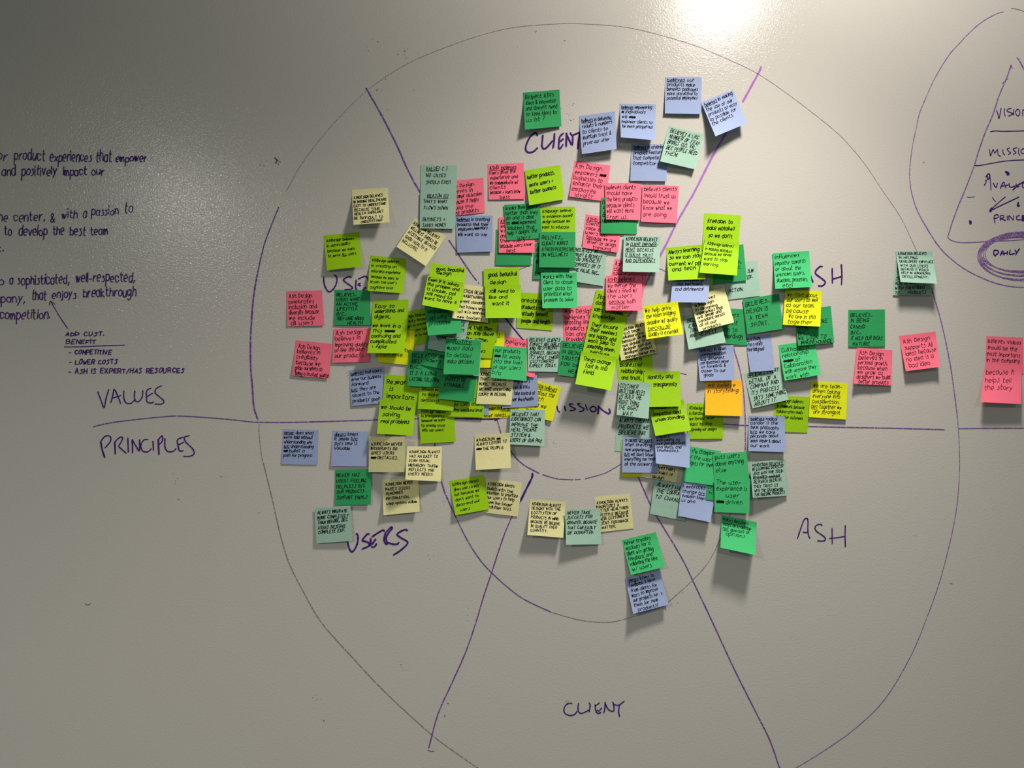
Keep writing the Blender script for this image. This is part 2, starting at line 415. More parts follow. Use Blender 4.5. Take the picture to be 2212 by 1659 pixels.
word('w', 'purple marker word MISSION cut by the right edge', 1.9, (1912, 200, 7.373), [
    '1665,905 1680,1005 1720,905 1745,960 1790,905 1800,990 1840,1010', '1875,905 1880,960 1905,992', '1985,880 1945,895 1965,930 2000,960 1965,982', '2100,875 2040,895 2060,930 2085,955 2045,980', '2130,890 2125,960 2145,998',
    '2200,890 2165,920 2175,960 2230,970 2260,920 2200,890'])
word('w', 'purple marker word VALUES crossed by a stroke at the right edge', 2.1, (1912, 200, 7.373), [
    '1720,1440 1765,1508 1790,1440', '1835,1525 1885,1425 1925,1515', '1850,1490 1960,1470', '1975,1445 1985,1500 2040,1500 2070,1480', '2085,1455 2100,1500 2130,1490', '2250,1440 2190,1445 2195,1510 2260,1505',
    (2.6, '2035,1550 2120,1470 2230,1405')])
word('w', 'purple marker word PRINCIPLES cut by the right edge', 2.0, (1912, 400, 7.373), [
    '1740,480 1735,540 1750,600', '1740,480 1790,468 1800,510 1745,530', '1830,490 1835,560', '1830,488 1880,480 1890,515 1845,530 1920,560', '1945,490 1948,550', '1972,552 1975,485 2040,550 2045,485',
    '2140,480 2095,500 2100,545 2160,548', (4.0, '2190,485 2185,560'), (4.0, '2205,485 2205,560')])
word('w', 'dark purple word DAILY inside the loops', 2.7, (1912, 400, 7.373), [
    '1735,1040 1730,1085 1755,1128', '1735,1035 1790,1040 1805,1075 1755,1115', '1835,1115 1870,1045 1895,1110', '1845,1090 1935,1080', '1945,1050 1948,1100', '1990,1035 1985,1100 2060,1085',
    '2070,1035 2095,1070', '2140,1010 2105,1060 2080,1105'])

def script(label, items, mat=I_DARK, mp=wmap2):
    V, F = [], []
    for txt, x, y, x1, h, slant, w, rise in items:
        uy = h / 6.0
        ux = (x1 - x) / line_width(txt)
        write_line(txt, x, y, ux, uy, slant, w, V, F, mp, rise)
    o = link_mesh('marker_writing', V, F, mat, wall)
    o['label'] = label
    return o
script('purple handwriting about product experiences at the left edge', [
    ('superior', -78, 346, 20, 20, .12, 1.8, .0), ('product', 31, 346, 100, 21, .12, 1.8, .0), ('experiences', 108, 348, 199, 20, .15, 1.9, .0),
    ('that', 208, 349, 243, 22, .15, 2.0, .0), ('empower', 250, 350, 319, 17, .15, 2.1, -.03),
    ('and', 4, 379, 37, 20, .1, 2.0, 0), ('positively', 47, 379, 126, 20, .1, 2.0, -.02), ('impact', 137, 378, 190, 17, .1, 2.1, 0), ('our', 198, 378, 228, 18, .1, 2.0, -.02)])
script('purple handwriting about a passion to develop the best team', [
    ('the', -14, 478, 19, 19, .1, 1.9, 0), ('center,', 30, 478, 100, 19, .1, 1.9, -.02), ('&', 109, 478, 122, 22, .1, 1.8, 0), ('with', 134, 471, 170, 18, .1, 1.8, 0),
    ('a', 180, 468, 189, 18, .1, 1.8, 0), ('passion', 198, 465, 258, 17, .1, 1.8, -.03), ('to', 269, 460, 289, 20, .1, 1.8, 0),
    ('to', 10, 508, 27, 19, .1, 2.0, 0), ('develop', 41, 509, 105, 20, .1, 2.0, -.01), ('the', 115, 508, 141, 20, .1, 2.0, 0), ('best', 151, 507, 187, 20, .1, 2.0, 0),
    ('team', 196, 507, 235, 18, .1, 2.0, 0), ('work.', -50, 542, 12, 14, .1, 2.0, 0)])
script('purple handwriting about a well-respected company and its competition', [
    ('into', -34, 614, 12, 18, .1, 2.0, 0), ('a', 21, 613, 30, 17, .08, 2.0, 0), ('sophisticated,', 38, 614, 153, 20, .08, 2.0, -.02), ('well-respected,', 164, 609, 294, 20, .08, 2.0, -.01),
    ('company,', -36, 654, 58, 18, .1, 2.0, -.01), ('that', 69, 648, 102, 19, .1, 2.0, 0), ('enjoys', 113, 644, 168, 17, .1, 2.0, -.02), ('breakthrough', 180, 641, 298, 19, .1, 2.0, -.01),
    ('competition.', 0, 689, 110, 19, .12, 2.0, -.012)])
marks('marker_line', [(1.7, sc(0, 560, 5.027, P('735,752 640,610 550,455'))), (1.7, sc(0, 560, 5.027, P('538,495 548,455 600,490')))], 'hand-drawn arrow pointing up at the left writing', I_DARK)
script('small purple list headed ADD CUST. BENEFIT', [
    ('ADD CUST.', 142, 725, 226, 8, .1, 2.0, .0), ('BENEFIT', 143, 742.5, 210, 8.5, .12, 1.9, -.01), ('- COMPETITIVE', 149, 765, 242, 9, .15, 2.0, .0),
    ('- LOWER COSTS', 149, 786, 257, 9, .12, 2.0, .0), ('- ASH IS EXPERT/HAS RESOURCES', 148, 807, 401, 9.5, .12, 2.0, -.01)])
marks('marker_line', [(1.9, sc(0, 560, 5.027, P('700,952 900,950 1100,940 1355,932')))], 'rule under the small list heading', I_DARK)
# stray pen specks left on the paint
V, F = [], []
rs = random.Random(3)
for cx, cy, n, sp in [(597, 348, 14, 4), (565, 356, 5, 5), (819, 196, 6, 4), (875, 112, 9, 8), (800, 96, 4, 8), (262, 372, 9, 9), (300, 372, 7, 20), (1226, 236, 6, 8), (1228, 256, 5, 6), (1220, 87, 3, 2),
                      (1155, 67, 3, 2), (1120, 190, 4, 40), (860, 190, 4, 30), (379, 1035, 4, 5), (478, 1029, 3, 2), (557, 1112, 3, 3), (386, 1080, 3, 2), (746, 801, 4, 6), (700, 1555, 4, 3), (683, 1508, 4, 5),
                      (930, 1200, 3, 4), (870, 1440, 4, 6), (2050, 1264, 3, 4), (1978, 1157, 3, 3), (1226, 1517, 3, 2), (1998, 350, 3, 4), (960, 1085, 3, 3), (1195, 955, 3, 4), (2140, 568, 3, 8), (1000, 1320, 3, 14), (1480, 1300, 3, 20)]:
    for _ in range(n):
        x, y = cx + rs.gauss(0, sp), cy + rs.gauss(0, sp)
        ribbon([(x, y), (x + rs.uniform(-2, 2), y + rs.uniform(-1.5, 1.5))], rs.uniform(.4, 1.1), V, F, wmap)
ribbon(smooth_pts(P('184,1304 189,1307 195,1304')), 1.2, V, F, wmap)
ribbon(smooth_pts(P('594,342 599,346 596,352')), 1.8, V, F, wmap)
o = link_mesh('ink_specks', V, F, I_SPECK, wall); o['kind'] = 'stuff'
V, F = [], []
for s in ('924,1621 930,1623 938,1623', '966,1519 969,1520', '961,1544 961,1549', '1470,806 1483,809'):
    ribbon(P(s), 1.3, V, F, wmap)
o = link_mesh('brown_specks', V, F, I_RED, wall); o['kind'] = 'stuff'

# ------------------------------------------------------------------ the sticky notes, lowest first
# colour, lift of the two bottom corners (mm), hand, corners TL TR BR BL (px), left margin / first baseline / line pitch / capital height / text width (px), text, what singles it out
STYLE = {'p': (.04, 1.15), 'l': (.12, 1.2), 'm': (.12, 1.7), 'b': (.12, 1.3), 'g': (.12, 1.15), 'c': (.10, 1.25), 'a': (.34, 1.45), 'y': (.06, 1.35), 'n': (.2, 1.15)}
NOTES = [
('Y', 12,14,'y','760,410 838,405.5 841.5,480 763.6,485.6','3 21 10.4 6.3 74','ASHDESIGN BELIEVES|IN MAKING HEALTHCARE|EASY TO UNDERSTAND|BECAUSE YOUR|HEALTH SHOULDN\'T|BE DIFFICULT TO|       UNDERSTAND','about easy healthcare, alone above the lime notes'),
('Y', 9,10,'y','896.6,470 963.8,510 920,575 856.4,533','4 15 11.6 7 74','ASHDESIGN BELIEVES|WELLNESS SHOULD BE|ACCESSIBLE BECAUSE|GOOD HEALTH IS|INCLUSIVE.','turned clockwise with WELLNESS SHOULD BE ACCESSIBLE'),
('B', 5,6,'b','983,466 1064,466 1063.7,543.4 988,545.8','4 10.5 10.7 7 73','_believes_ in creating|products that their|employees/### mbrs|will want to use','reading "believes in creating products that their employees"'),
('P', 3,3,'p','966,392 1044.3,384 1047.4,459 970,467','4 16 13.3 9 72','Ash Design.|believes in|customer obsession|because it helps|  build the|right products','about customer obsession, tucked behind a pale aqua pair'),
('A', 2,2,'c','909,356.6 987.5,357.5 986,436 908,436','12 11 14.3 8 58','_VALUE_( C )|NO CASES|SHOULD EXIST','headed VALUE (C), upper of an aqua pair'),
('A', 3,4,'c','908,416.8 985.7,417.4 983.4,494.6 906.8,493.3','7 9 13.3 8 58','    _REASON (C)_|THAT\'S WHAT|SLOWS DOWN||BUSINESS +|SAVES MONEY','headed REASON (C), lower of an aqua pair'),
('P', 4,4,'p','1053.3,355 1131,352 1133.8,430 1055.9,431.3','4 12 12.3 8.5 73','_ASHD believes_|Users drive the|experience and|we communicate w/|clients|because > users know|          best','"Users drive the experience", beside the lime better-products note'),
('L', 2,2,'l','1165.7,446.7 1242.7,446.3 1243,524 1166,524','6 13 11.3 6.5 68','ASHDesign believe|in evidence-based|design because we|want to educate','reading "evidence-based design", between two green notes'),
('G', 3,3,'c','1155.9,524.4 1231,526 1229,604 1151.3,603','4 18 13 8 70','BELIEVES...|REAL TALK|WE|  |EMPLOYEES','mostly hidden, with EMPLOYEES on its lower strip'),
('G', 4,4,'c','1071,496 1150,496 1146.8,573.3 1070,573','4 13 13 8 70','WE WANT','with an empty lower half, behind a pink note'),
('P', 3,3,'p','1077.2,469.3 1155,469 1155,545.8 1077.2,545.8','4 12 11.3 8 73','_ASHD believes_|We|w/|and respect|their users|_because_ users know|       best','"because users know best", behind a dark green note'),
('G', 4,4,'g','1088.4,442.5 1165.8,438.5 1171.2,514.5 1094.4,519.6','3 11 11.7 8.5 74','knows their users|better than they|do and is able|to ####/implement|solutions that|help + delight the|           users','about being able to "help + delight the users"'),
('L', 7,6,'m','1133.3,368 1209.6,356.3 1219.7,430.4 1143.2,443.6','4 20 17 9 66','better products,| more users =| better business','reading "better products, more users = better business"'),
('P', 6,4,'p','1241.2,346.7 1318.8,357.5 1308,435 1229.8,424.6','4 15 13.5 10 70','Ash Design.|empowers ###|businesses to|enhance their|employee|    loyalty','about employee loyalty, tilted clockwise'),
('A', 5,5,'a','1234,530 1311,540 1304.5,618.5 1228,606','8 11 11 7.5 66','BELIEVES IN|TRUST & RESPECT|FOR SPECIALTY|SERVICES BY IS|ARE VALUE, BEC...','reading BELIEVES IN TRUST & RESPECT, half covered'),
('P', 5,6,'p','1265.5,462.6 1343,475 1335.3,546 1257.9,535','3 13 11.4 8.5 72','_ASHD gives_|Clients|voice equal as|users do.|  _because_ we are|   driven by design|          thinking','"because we are driven by design thinking"'),
('G', 4,4,'c','1299,426.4 1376,428 1375.8,505.5 1297.6,504.2','3 14 13.5 8.5 70','BELIEVES|PEOPLE|BETTER|HEALTH','showing below and left of a pink clients note'),
('P', 6,5,'p','1306.7,395.7 1385.5,394 1383,475.6 1309,474','3 13 12.8 9.5 74','believes clients|should have|the best products|because clients|will want More|From us.','reading "believes clients should have the best products"'),
('P', 5,6,'p','1388,399.7 1466.7,401.5 1462,482 1384.8,479','4 12 13.4 9 72','believes clients|should trust us|because we|know what we|are doing','reading "believes clients should trust us"'),
('G', 6,6,'c','1165.8,500.6 1243,501 1242.3,578.3 1164.6,577.4','5 16 12.6 8.5 74','BELIVES...|CLIENTS WANTS|A FRESH PERSPECTIVE|ON WELLNESS','reading CLIENTS WANTS A FRESH PERSPECTIVE'),
('P', 3,3,'p','1328,559 1402,572 1388,643 1313,635','4 13 12 9.5 70','Ash Design|designs|DRIVES decision|is making','showing at the edges behind an aqua note and a pink note'),
('A', 9,10,'c','1347.7,509 1426.6,511.4 1424,588.3 1345,586.8','5 10 11.5 7.5 72','ASHDESIGN BELIEVES|IN _CLIENT EMPOWER_-|_MENT_ BECAUSE|_IT BUILDS TRUST_|_AND DEPENDENCY_','reading IN CLIENT EMPOWERMENT with underlined lines'),
('P', 3,3,'p','1214.6,665 1291,658 1296,742 1218,736.3','5 14 12.5 10 74','Ash Design|believes in|creating unique|products that|can only be|provided by us','about products that can only be provided, under lime notes'),
('L', 3,3,'m','1117,631 1195,636 1193,714 1116.3,708','10 20 15 9 66','creating|products that|actually benefit|people and health','reading "products that actually benefit people and health"'),
('E', 9,9,'g','1168.2,588.5 1245.8,589 1247.6,665.5 1171.9,665.8','5 13 12.6 9 71','works with the|Client to obtain|user data to|prioritize what|problem to solve','reading "works with the client to obtain user data"'),
# left cluster
('L', 3,3,'l','858,676 935,664 940,738 868,752','3 14 11.4 6.5 66','ASHDesign believes|in simplicity because|we want to create|an easy and fun|experience to our|  users','about simplicity, between a double lime note and a green one'),
('N', 4,4,'n','819,709 896,715 892,789.8 815.3,782','5 14 11.5 8 70','We believe,|gets better,|simplicity|makes for a better|experience','ending in "better experience", below a double lime note'),
('L', 8,9,'l','699,508.5 775.8,501.3 782,575.5 706.3,584','5 15 11.5 6.5 67','ASHDesign believes|in accessibility|because we want|to serve _ALL_ users.','about accessibility, farthest upper left of the lime ones'),
('G', 4,4,'c','722.7,625.8 799.4,626.4 800.7,702.7 722,702.7','5 14 12 7.5 67','BELIEVES..|USERS WANT|AN ACTIVE|LIFESTYLE|B/C...|THEY CARE ABOUT|            HEALTH','about an ACTIVE LIFESTYLE, below the word USER'),
('L', 9,8,'l','800,552 877.6,558.4 871.2,633.5 794,628','5 12 12 6.5 68','ASHDesign believes|in creating an|effortless experience|because we want to|lessen the user\'s|cognitive load','about the user\'s cognitive load, over the word USER'),
('P', 4,4,'p','618.3,629 695.6,627 700,703.3 620.8,704.8','5 15 12.5 10 72','Ash Design|celebrates|inclusion and|diversity because|we include|  all users','about inclusion and diversity, leftmost note of all'),
('P', 5,5,'p','639,735 716.4,742.4 710.5,818 631,811','6 16 12.5 10 73',' Ash Design|believes in|credibility|because we|pride ourselves as|being a trusted source','about credibility and being a trusted source'),
('P', 4,4,'p','721,710.8 800,709 798,782 718,783.8','4 14 12.7 10 74',' Ash Design|believes in|improving quality|of life through|our products.','about improving quality of life'),
('L', 2,2,'m','805.5,648 882.8,646.8 880,717 802,718','6 19 12 9 71','Easy to|understand, and|digest,','reading "Easy to understand, and digest", upper of a pair'),
('L', 10,11,'m','804,694.5 881,697 872.6,763.7 793.3,762.5','3 13 13 9 68','we work in a|This ####|confusing and|complicated|  * field','reading "confusing and complicated field", lower of a pair'),
('B', 5,5,'b','753.3,800.4 829.2,792.2 838,870 760,877','3 11 12 7.5 70','_believes_ end-users|drive our business|forward|_b/c_ they are|closest to the|products\' goals','about end-users, beside a tall pair of lime notes'),
('L', 3,3,'m','831,808.5 908,815 901,893 825,887','6 19 15 10 66','Research|    is| important','reading "Research is important", upper of a pair'),
('L', 11,11,'m','821,861.4 899,868 891.2,941 814.3,936.7','4 21 16 9.5 70','we should be|  solving| real problems','reading "we should be solving real problems"'),
('L', 4,4,'l','904,875 981,880 983,954.3 908.6,958.6','5 14 9.8 6 60','ASHDesign believes|in transparency|because we want|to create trust|with our users.','about transparency and trust, below the cluster\'s lower left'),
('N', 3,3,'n','1026,828 1104,826 1112,902 1033.6,904','3 30 15 9 72','helps|people in|  our understanding|     user needs.','ending in "user needs", below a pale yellow note'),
('B', 2,2,'b','979,820 1057,820 1056,897 978,897','4 11 12 7 70','believes|in tools','showing only as a narrow strip beside "user needs"'),
('N', 2,2,'n','1115,815 1170,825 1165,900 1110,893','8 64 12 8 44','discipline','showing only a sliver with "discipline", under a blue one'),
('N', 7,8,'n','1136,820 1212.4,835.6 1193.6,910.2 1118,892','6 13 14 10 68','_ASHDESIGN believes_|cares about the|  health|    it\'s as we|     make a','reading "about the health", beside the word MISSION'),
('L', 4,5,'l','972,822 1049,825 1045,902.5 968.5,899.6','4 30 12 7.5 72','ASHDesign|   helps to understand|   our users at a|  deep emotional level','reading "understand our users at a deep emotional level"'),
('L', 4,6,'l','909,806 986,811 979.4,887.8 902.3,882.8','6 24 12.5 7.5 60','believes in data|because we want|to make|decisions.','reading "to make decisions", below the green cluster'),
('B', 4,5,'b','1083,800 1160,802 1162.8,877 1085,882','18 12 13 8 56','believes in|giving users|tools & info|to take control of|their lives/health','about users taking control of their lives and health'),
('Y', 4,4,'y','1036,795.6 1112,798 1104.8,875 1028,872.5','4 15 11 6.8 73','ASHDESIGN BELIEVES|THAT "LESS IS|MORE," BECAUSE|WE MAKE EVERYTHING|COUNT IN DESIGN.','reading THAT "LESS IS MORE", partly under a green note'),
('P', 3,3,'p','1092.6,726.4 1168,738 1154.5,816 1080,800','3 15 14 10.5 58','believes|doubt is|a good|thing','reading "believes", showing above a green note'),
('N', 3,3,'n','1013,716 1090,717.6 1088,795 1011,794','8 12 12 8.5 66','_ASHD believes_|in simpler|','showing at the edges behind a lime note'),
('L', 2,2,'m','1000,655 1078,660 1074,737 996,733','5 14 13 8.5 70','We believe|honestly,','behind the lime "stay above" note'),
('L', 3,3,'m','998,697 1074,701 1065.5,775 988,768','5 14 13 8.5 72','  just that they|   can stay above|  the game,|      and|competitors','reading "that they can stay above the game, competitors"'),
('G', 4,4,'c','884,757 962,762 955.7,837 879.4,833.6','5 14 13 8.5 72',' BELIEVES| BELIEF|B/C...|IT\'S A LONG|LASTING SOLUTION','reading IT\'S A LONG LASTING SOLUTION'),
('G', 4,4,'c','957,785 1033,792 1023,869 946.8,861.4','8 13 12 9 66','BELIEVES...|A HEALTHY LIFECYCLE|SHOULD BE|ATTAINABLE','reading A HEALTHY LIFECYCLE SHOULD BE ATTAINABLE'),
('G', 3,4,'g','926,712 1003,728 985,803 909.3,788','6 16 13 9.5 68','makes|better|health|programs for|  users','reading "programs for users", between larger green ones'),
('A', 5,7,'c','934,685 1013,694 1000,768 923.5,753','8 12 12 7 70','BELIEVES PEOPLE|ARE BETTER BY|CHOICE|    CHANGES  BE','with an empty lower part, among green notes'),
('G', 5,6,'g','916,652 994,647 997.7,719.4 924.4,724.8','5 14 14 10 62','helps and|empower|  ppl using our|products','reading "empower ppl using our products"'),
('Y', 4,4,'y','981,612 1058,621 1054,697 976,687','3 17 11.8 7 76','ASHDESIGN BEGINS|  BY MAINTAINING|    current standards|    that known whats|    not w/o learning|    new toolsets','about learning new toolsets, between two lime pairs'),
('A', 3,3,'c','964,728.5 1040.5,734 1036,812.5 958.5,809.6','3 12 12 8 70','BELIEVES','showing as a white rim under the "uses data" note'),
('G', 10,9,'g','963.7,731 1040,735.5 1033.6,810 957.6,807.5','4 9 15 10 70','     _Justify_|#uses data|to decide/|  make decisions','reading "uses data to decide / make decisions"'),
('L', 2,2,'m','930,568 1006,577.6 1000,650 922,640','12 14 9 8 64',' good, beautiful|  design','reading "good, beautiful design", upper left pair, back'),
('L', 13,12,'m','923.8,595.5 1001.5,610.5 990.2,674 911.8,658.6','3 12 12.2 8.5 73','Even if it solves|the problem and| is usable, ppl|still need to|want to have it','reading "Even if it solves the problem", turned clockwise'),
('L', 2,2,'m','1044.4,581 1121,577 1122,655 1047,657','10 17 17 9.5 64','good, beautiful|  design','reading "good, beautiful design", behind "still need to like"'),
('L', 12,12,'m','1047.8,615.6 1124.7,615 1126.9,686.8 1049,687','9 18 14.5 8.5 58','still need to|like and|   want it','reading "still need to like and want it"'),
('A', 4,4,'a','1139.6,726.4 1216,727 1217,804 1140.5,802','4 11 9.6 7.5 73','BELIEVES CLIENTS|EXPECT RELIABLE|AND RESPONSIVE|SERVICES, BECAUSE|ITS WHAT THEIR|CUSTOMERS|EXPECT TODAY.','reading EXPECT RELIABLE AND RESPONSIVE SERVICES'),
('E', 8,7,'g','1068.2,747.2 1138,751.8 1137.3,823 1059.4,816','3 14 13.5 10 68','our products|### fit easily|into the lives|of our users|b/c','reading "our products fit easily into the lives of our users"'),
('A', 6,6,'a','1102.8,884 1177.6,885.8 1176,963.8 1099.4,959.7','3 14 11.6 8 74','BELIEVES THAT|EXPERIENCES CAN|IMPROVE THE|HEALTHCARE|SYSTEM &|USERS OF OUR PRO','reading EXPERIENCES CAN IMPROVE THE HEALTHCARE SYSTEM'),
('G', 5,5,'c','1212.3,735.6 1290,742 1286,821 1204.4,809.5','5 14 14 9 76','BELIEVES|IN BEING|TRUSTED|FOR DRIVING|        HEALTH','reading BELIEVES IN BEING TRUSTED'),
# centre right
('L', 3,3,'m','1329,765 1409,766 1412,845 1338,842','8 13 14 9 62','AshD is in a|business of|relationships|and trust,|not ### company','reading "business of relationships and trust"'),
('Y', 6,7,'y','1325,702 1402,685 1419,762 1341.8,779','10 17 9.3 6.5 68','ASHDESIGN BELIEVES|cross team|collaboration|because design|not singular to the|designer but also|developer, product|manager/owner etc.','about team collaboration, right of a hanging lime chain'),
('L', 3,3,'m','1287.8,626 1363,640 1348,716 1271,702','6 17 14 9 66','Stay up to|date with|users, information,|knowledge','reading "date users, information, knowledge", top of a chain'),
('L', 6,6,'m','1274,688 1349.8,701 1336,777 1258,762','6 15 12.8 9 68','They ensure|their members|are happy and|won\'t jump to|something newer,|     because','reading "their members are happy", middle of a chain'),
('L', 20,20,'m','1256,758.7 1333,771.3 1319.7,843.4 1242.7,829.6','8 20 15 9.5 62','Things change|   fast in this|  field','reading "Things change fast in this field"'),
('P', 11,10,'p','1309,595.3 1386.8,593.5 1387.5,671 1308.5,670.5','4 14 12.2 9.5 70','_ASHD believes_|We merge the|Client\'s need w/|the users|  _because_ both|     matter','about merging the client\'s need with the users'),
('A', 3,3,'a','1560,570 1636,563.3 1642,639 1571,648','6 12 12.5 8 66','BELIEVES|EVERYTHING IS SLIM|THROUGH INTER-|   |ACTION.','half hidden, showing SLIM and ACTION'),
('G', 6,7,'g','1528,538 1605.6,527.7 1613,605.5 1536.5,614.5','6 14 13 9 68','believes in|the best|people to work,|together first.','under the lime mistakes note, corner at its right'),
('L', 4,4,'m','1465,575 1541,580 1536,657 1459,652','6 14 13 9 68','','showing only a bright strip right of a blue one'),
('L', 3,3,'l','1675,853 1750,858 1744,935 1668,932','6 14 11.5 7 66','ASHDesign believes|in teamwork because|collaboration leads|to better outcomes','about teamwork and collaboration, under a neon yellow note'),
('A', 6,8,'a','1606.5,806.5 1683,791 1703.8,863.4 1625.4,882.4','6 12 12.4 9 72','BELIEVES EVERY|DETAIL OF A|COMPANY AND|ITS PROCESS|SAYS SOMETHING|ABOUT IT.','reading EVERY DETAIL OF A COMPANY'),
('B', 6,6,'b','1609,727 1665.8,722 1672.8,799.7 1621,804','1 10 11 8.5 55','_ves_ a strong|e has a variety|those background','narrow, reading "a strong", "has a variety"'),
('G', 4,4,'g','1530,664 1605.8,667.8 1614,745.8 1536,741','4 19 15.5 10 72','     customers|     first post|    launch to|use accordingly','reading "post launch to use accordingly"'),
('L', 4,4,'l','1484.4,871 1562,872 1561.7,947.5 1486,948','5 13 12 7 66','ASHDesign believes|in iterating because|we iterate never|want to stop|improving our designs','about iterating, behind the orange note'),
('O', 9,9,'n','1523.4,823.4 1603.2,821.4 1603.7,899 1523,897','6 13 14.5 9 68','we believe|in storytelling','reading "we believe in storytelling"'),
('B', 8,7,'b','1505,751 1584.5,745 1585.5,821.4 1511.9,823','6 10 9.7 7.5 66','_believes_ in open|communication|_b/c_ different|perspectives move|us forward, &|closer to our|  goals','about open communication, above the orange note'),
('A', 9,12,'a','1474,684 1552,670 1567.8,739.7 1487.8,755','8 16 12 9 66','BELIEVES WE|EARN OUR|TRUST EARLY|AND RESPECT.','reading EARN TRUST AND RESPECT, turned anticlockwise'),
('G', 6,7,'c','1604,646.8 1682.4,634.3 1691.7,710.3 1614.6,722','5 17 15.5 9.5 58','BELIEVES...|DESIGN IS|  A TEAM|  SPORT.','reading DESIGN IS A TEAM SPORT'),
('Y', 9,9,'y','1489,642 1565,621 1585.7,696.3 1509.5,716.7','6 16 9.2 6.8 64','        believes|ASHDesign|in designing|experiences that|are simple and|consistent across|all of our|  products.','about designing simple experiences, turned anticlockwise'),
('B', 13,13,'b','1456,574 1537,577 1528.5,653.6 1448.2,653','6 20 11 7.5 66','believes self-care|_b/c_ burnout is|  real, inefficient,| and detrimental','about burnout, hanging below a lime note'),
('L', 14,16,'m','1439.2,535.3 1517,528 1523.9,602.7 1443.8,605.8','5 15 13.8 9 76','Always learning|so we can stay|current w/ ppl|  and tech','reading "Always learning so we can stay current"'),
('L', 8,8,'m','1521,460 1600.7,465 1594,543 1517,540','8 19 15.5 9 66','freedom to|make mistakes|  so we don\'t|    settle','reading "freedom to make mistakes", upper of a pair'),
('L', 15,16,'l','1523,513.8 1597,524 1592,595 1510.7,589','5 14 11.6 7 66',' ASHDesign believes|in making mistakes|because we never|want to stop|learning','about making mistakes, lower of a pair, overlapping green'),
('N', 9,12,'n','1388,661 1464,651 1475.7,721.4 1396.3,733','5 16 14 10 70','We help drive|the vision bridging|deadline w/ quality|_because_|Quality is essential','about bridging the deadline with quality'),
('E', 10,11,'g','1681,746 1759,734 1773.3,809.6 1695,822','5 16 12.5 9 72','Cultivates a|relationship|#### of|Collaboration|with anyone they|work with','reading "Cultivates a relationship of collaboration"'),
('G', 7,6,'c','1716,671 1794.6,661 1802,740.7 1724,746.8','3 14 13.5 8.5 76','BELIEVES...|             BE|WORKING MORE|DONE|B/C...|WE LOOK TO|  IMPROVE+CHANGE','reading WE LOOK TO IMPROVE + CHANGE'),
('E', 8,8,'g','1667,550 1746,542 1751,622 1676,625','4 14 12 8 70','','directly under the "Influences empathy" note'),
('N', 7,9,'n','1696.3,625 1775,628.5 1772,705.5 1690.9,701.5','5 14 12 9 72','We care about|our users as well|as our team.|because|   We are in this|  together','reading "We care about our users as well as our team"'),
('E', 11,11,'g','1669.4,547 1747.6,541.7 1753.7,620 1674.6,624','4 13 13 9 74','influences|empathy towards|or about the|unknown (users,|situations, processes,|      etc)','reading "Influences empathy towards or about the unknown"'),
('B', 8,8,'b','1617,898 1694.7,899.5 1696.7,976.4 1616.4,974.5','5 9 9.8 7.5 72','_believes_ radical|candor is the|best philosophy|_b/c_ we care|personally about|each other & about|our work','about radical candor, crossing the horizontal line'),
('N', 6,6,'n','1752,823.4 1831,827.2 1828,906.5 1747,901','5 12 11.5 9 70','We are team-|driven taking|everyone into|consideration.|_bec_ together we|  are strongest','reading "We are team-driven taking everyone into consideration"'),
('G', 4,4,'c','1832.4,669.6 1911.6,668.2 1912,748.4 1832.6,749','5 14 12.4 8 72','BELIEVES...|IN BEING|CANDID|B/C...|IT HELP OUR IDEAS|  MATURE','reading IN BEING CANDID'),
('P', 7,7,'p','1851,751 1927.7,756.4 1925.8,833 1844,829','6 14 11.2 9.5 72',' Ash Design|believes in|personal growth.|because when|we grow as|designers we build|  better products','about personal growth, below a green CANDID note'),
('P', 10,10,'p','1941.4,725.7 2021,716 2030.3,792.6 1956.8,801.8','7 18 13.2 10 70','Ash Design|supports All|ideas because|no idea is a| bad idea.','reading "no idea is a bad idea"'),
('P', 3,4,'p','2131,726 2210,729 2210.6,807.5 2128,800','3 14 14.6 9.5 74','believes videos|should be the|most important|in the company','reading "videos should be the most important"'),
('P', 15,13,'p','2127.7,790.3 2207,790.3 2206,872.8 2118.5,868.7','4 18 16.5 11 62','because it|helps tell|the story','reading "because it helps tell the story"'),
('A', 5,5,'c','1934,561 2014,560 2011.3,638.7 1928.8,638','4 12 10.5 7.5 72','AshDesign|BELIEVES IN|THINKING|SO WE CAN|ALSO BE INNOVATIVE|WITH SOLUTIONS|TO     PRODUCTS','ending WITH SOLUTIONS TO PRODUCTS, under another aqua'),
('A', 20,20,'c','1934.5,542.2 2014,543.6 2023.9,612.8 1945.5,609.3','5 9 9.6 6.5 74','ASHDESIGN BELIEVES|IN HELPING|DEVELOPERS EMPATHIZE|WITH OUR USERS|BECAUSE IT WOULD|HELP IN HUMANIZING|DEVELOPMENT.','reading IN HUMANIZING DEVELOPMENT, bottom curling out'),
# top
('G', 10,6,'g','1129.5,200 1208.5,193.5 1213,272.7 1134,280','5 14 12 9 72','Respect ASH\'s|ideas & innovation|and doesn\'t need|to feed ideas to|us 1st ?','at the top, above the word CLIENT'),
('B', 9,11,'b','1250.5,250.7 1328.6,240.5 1332,322 1257,333','5 14 11.5 8 72','_believes_ in delivering|results & numbers|to clients to|maintain trust &|prove our offer','reading "believes in delivering results & numbers"'),
('B', 13,13,'b','1338.5,224 1416.5,225 1415.5,303 1341,296.5','4 11 10.8 7.8 73','_believes_ empowering|# individuals|will ###|empower clients to|be more prosperous','reading "believes empowering individuals", bottom curling out'),
('B', 7,7,'b','1436.5,166.5 1515.8,166.5 1515,246.5 1436.2,245','5 9 10 7.5 72','_believes_ our|products make|benefits packages|more attractive to|potential employees','about benefits packages, topmost of the blue ones'),
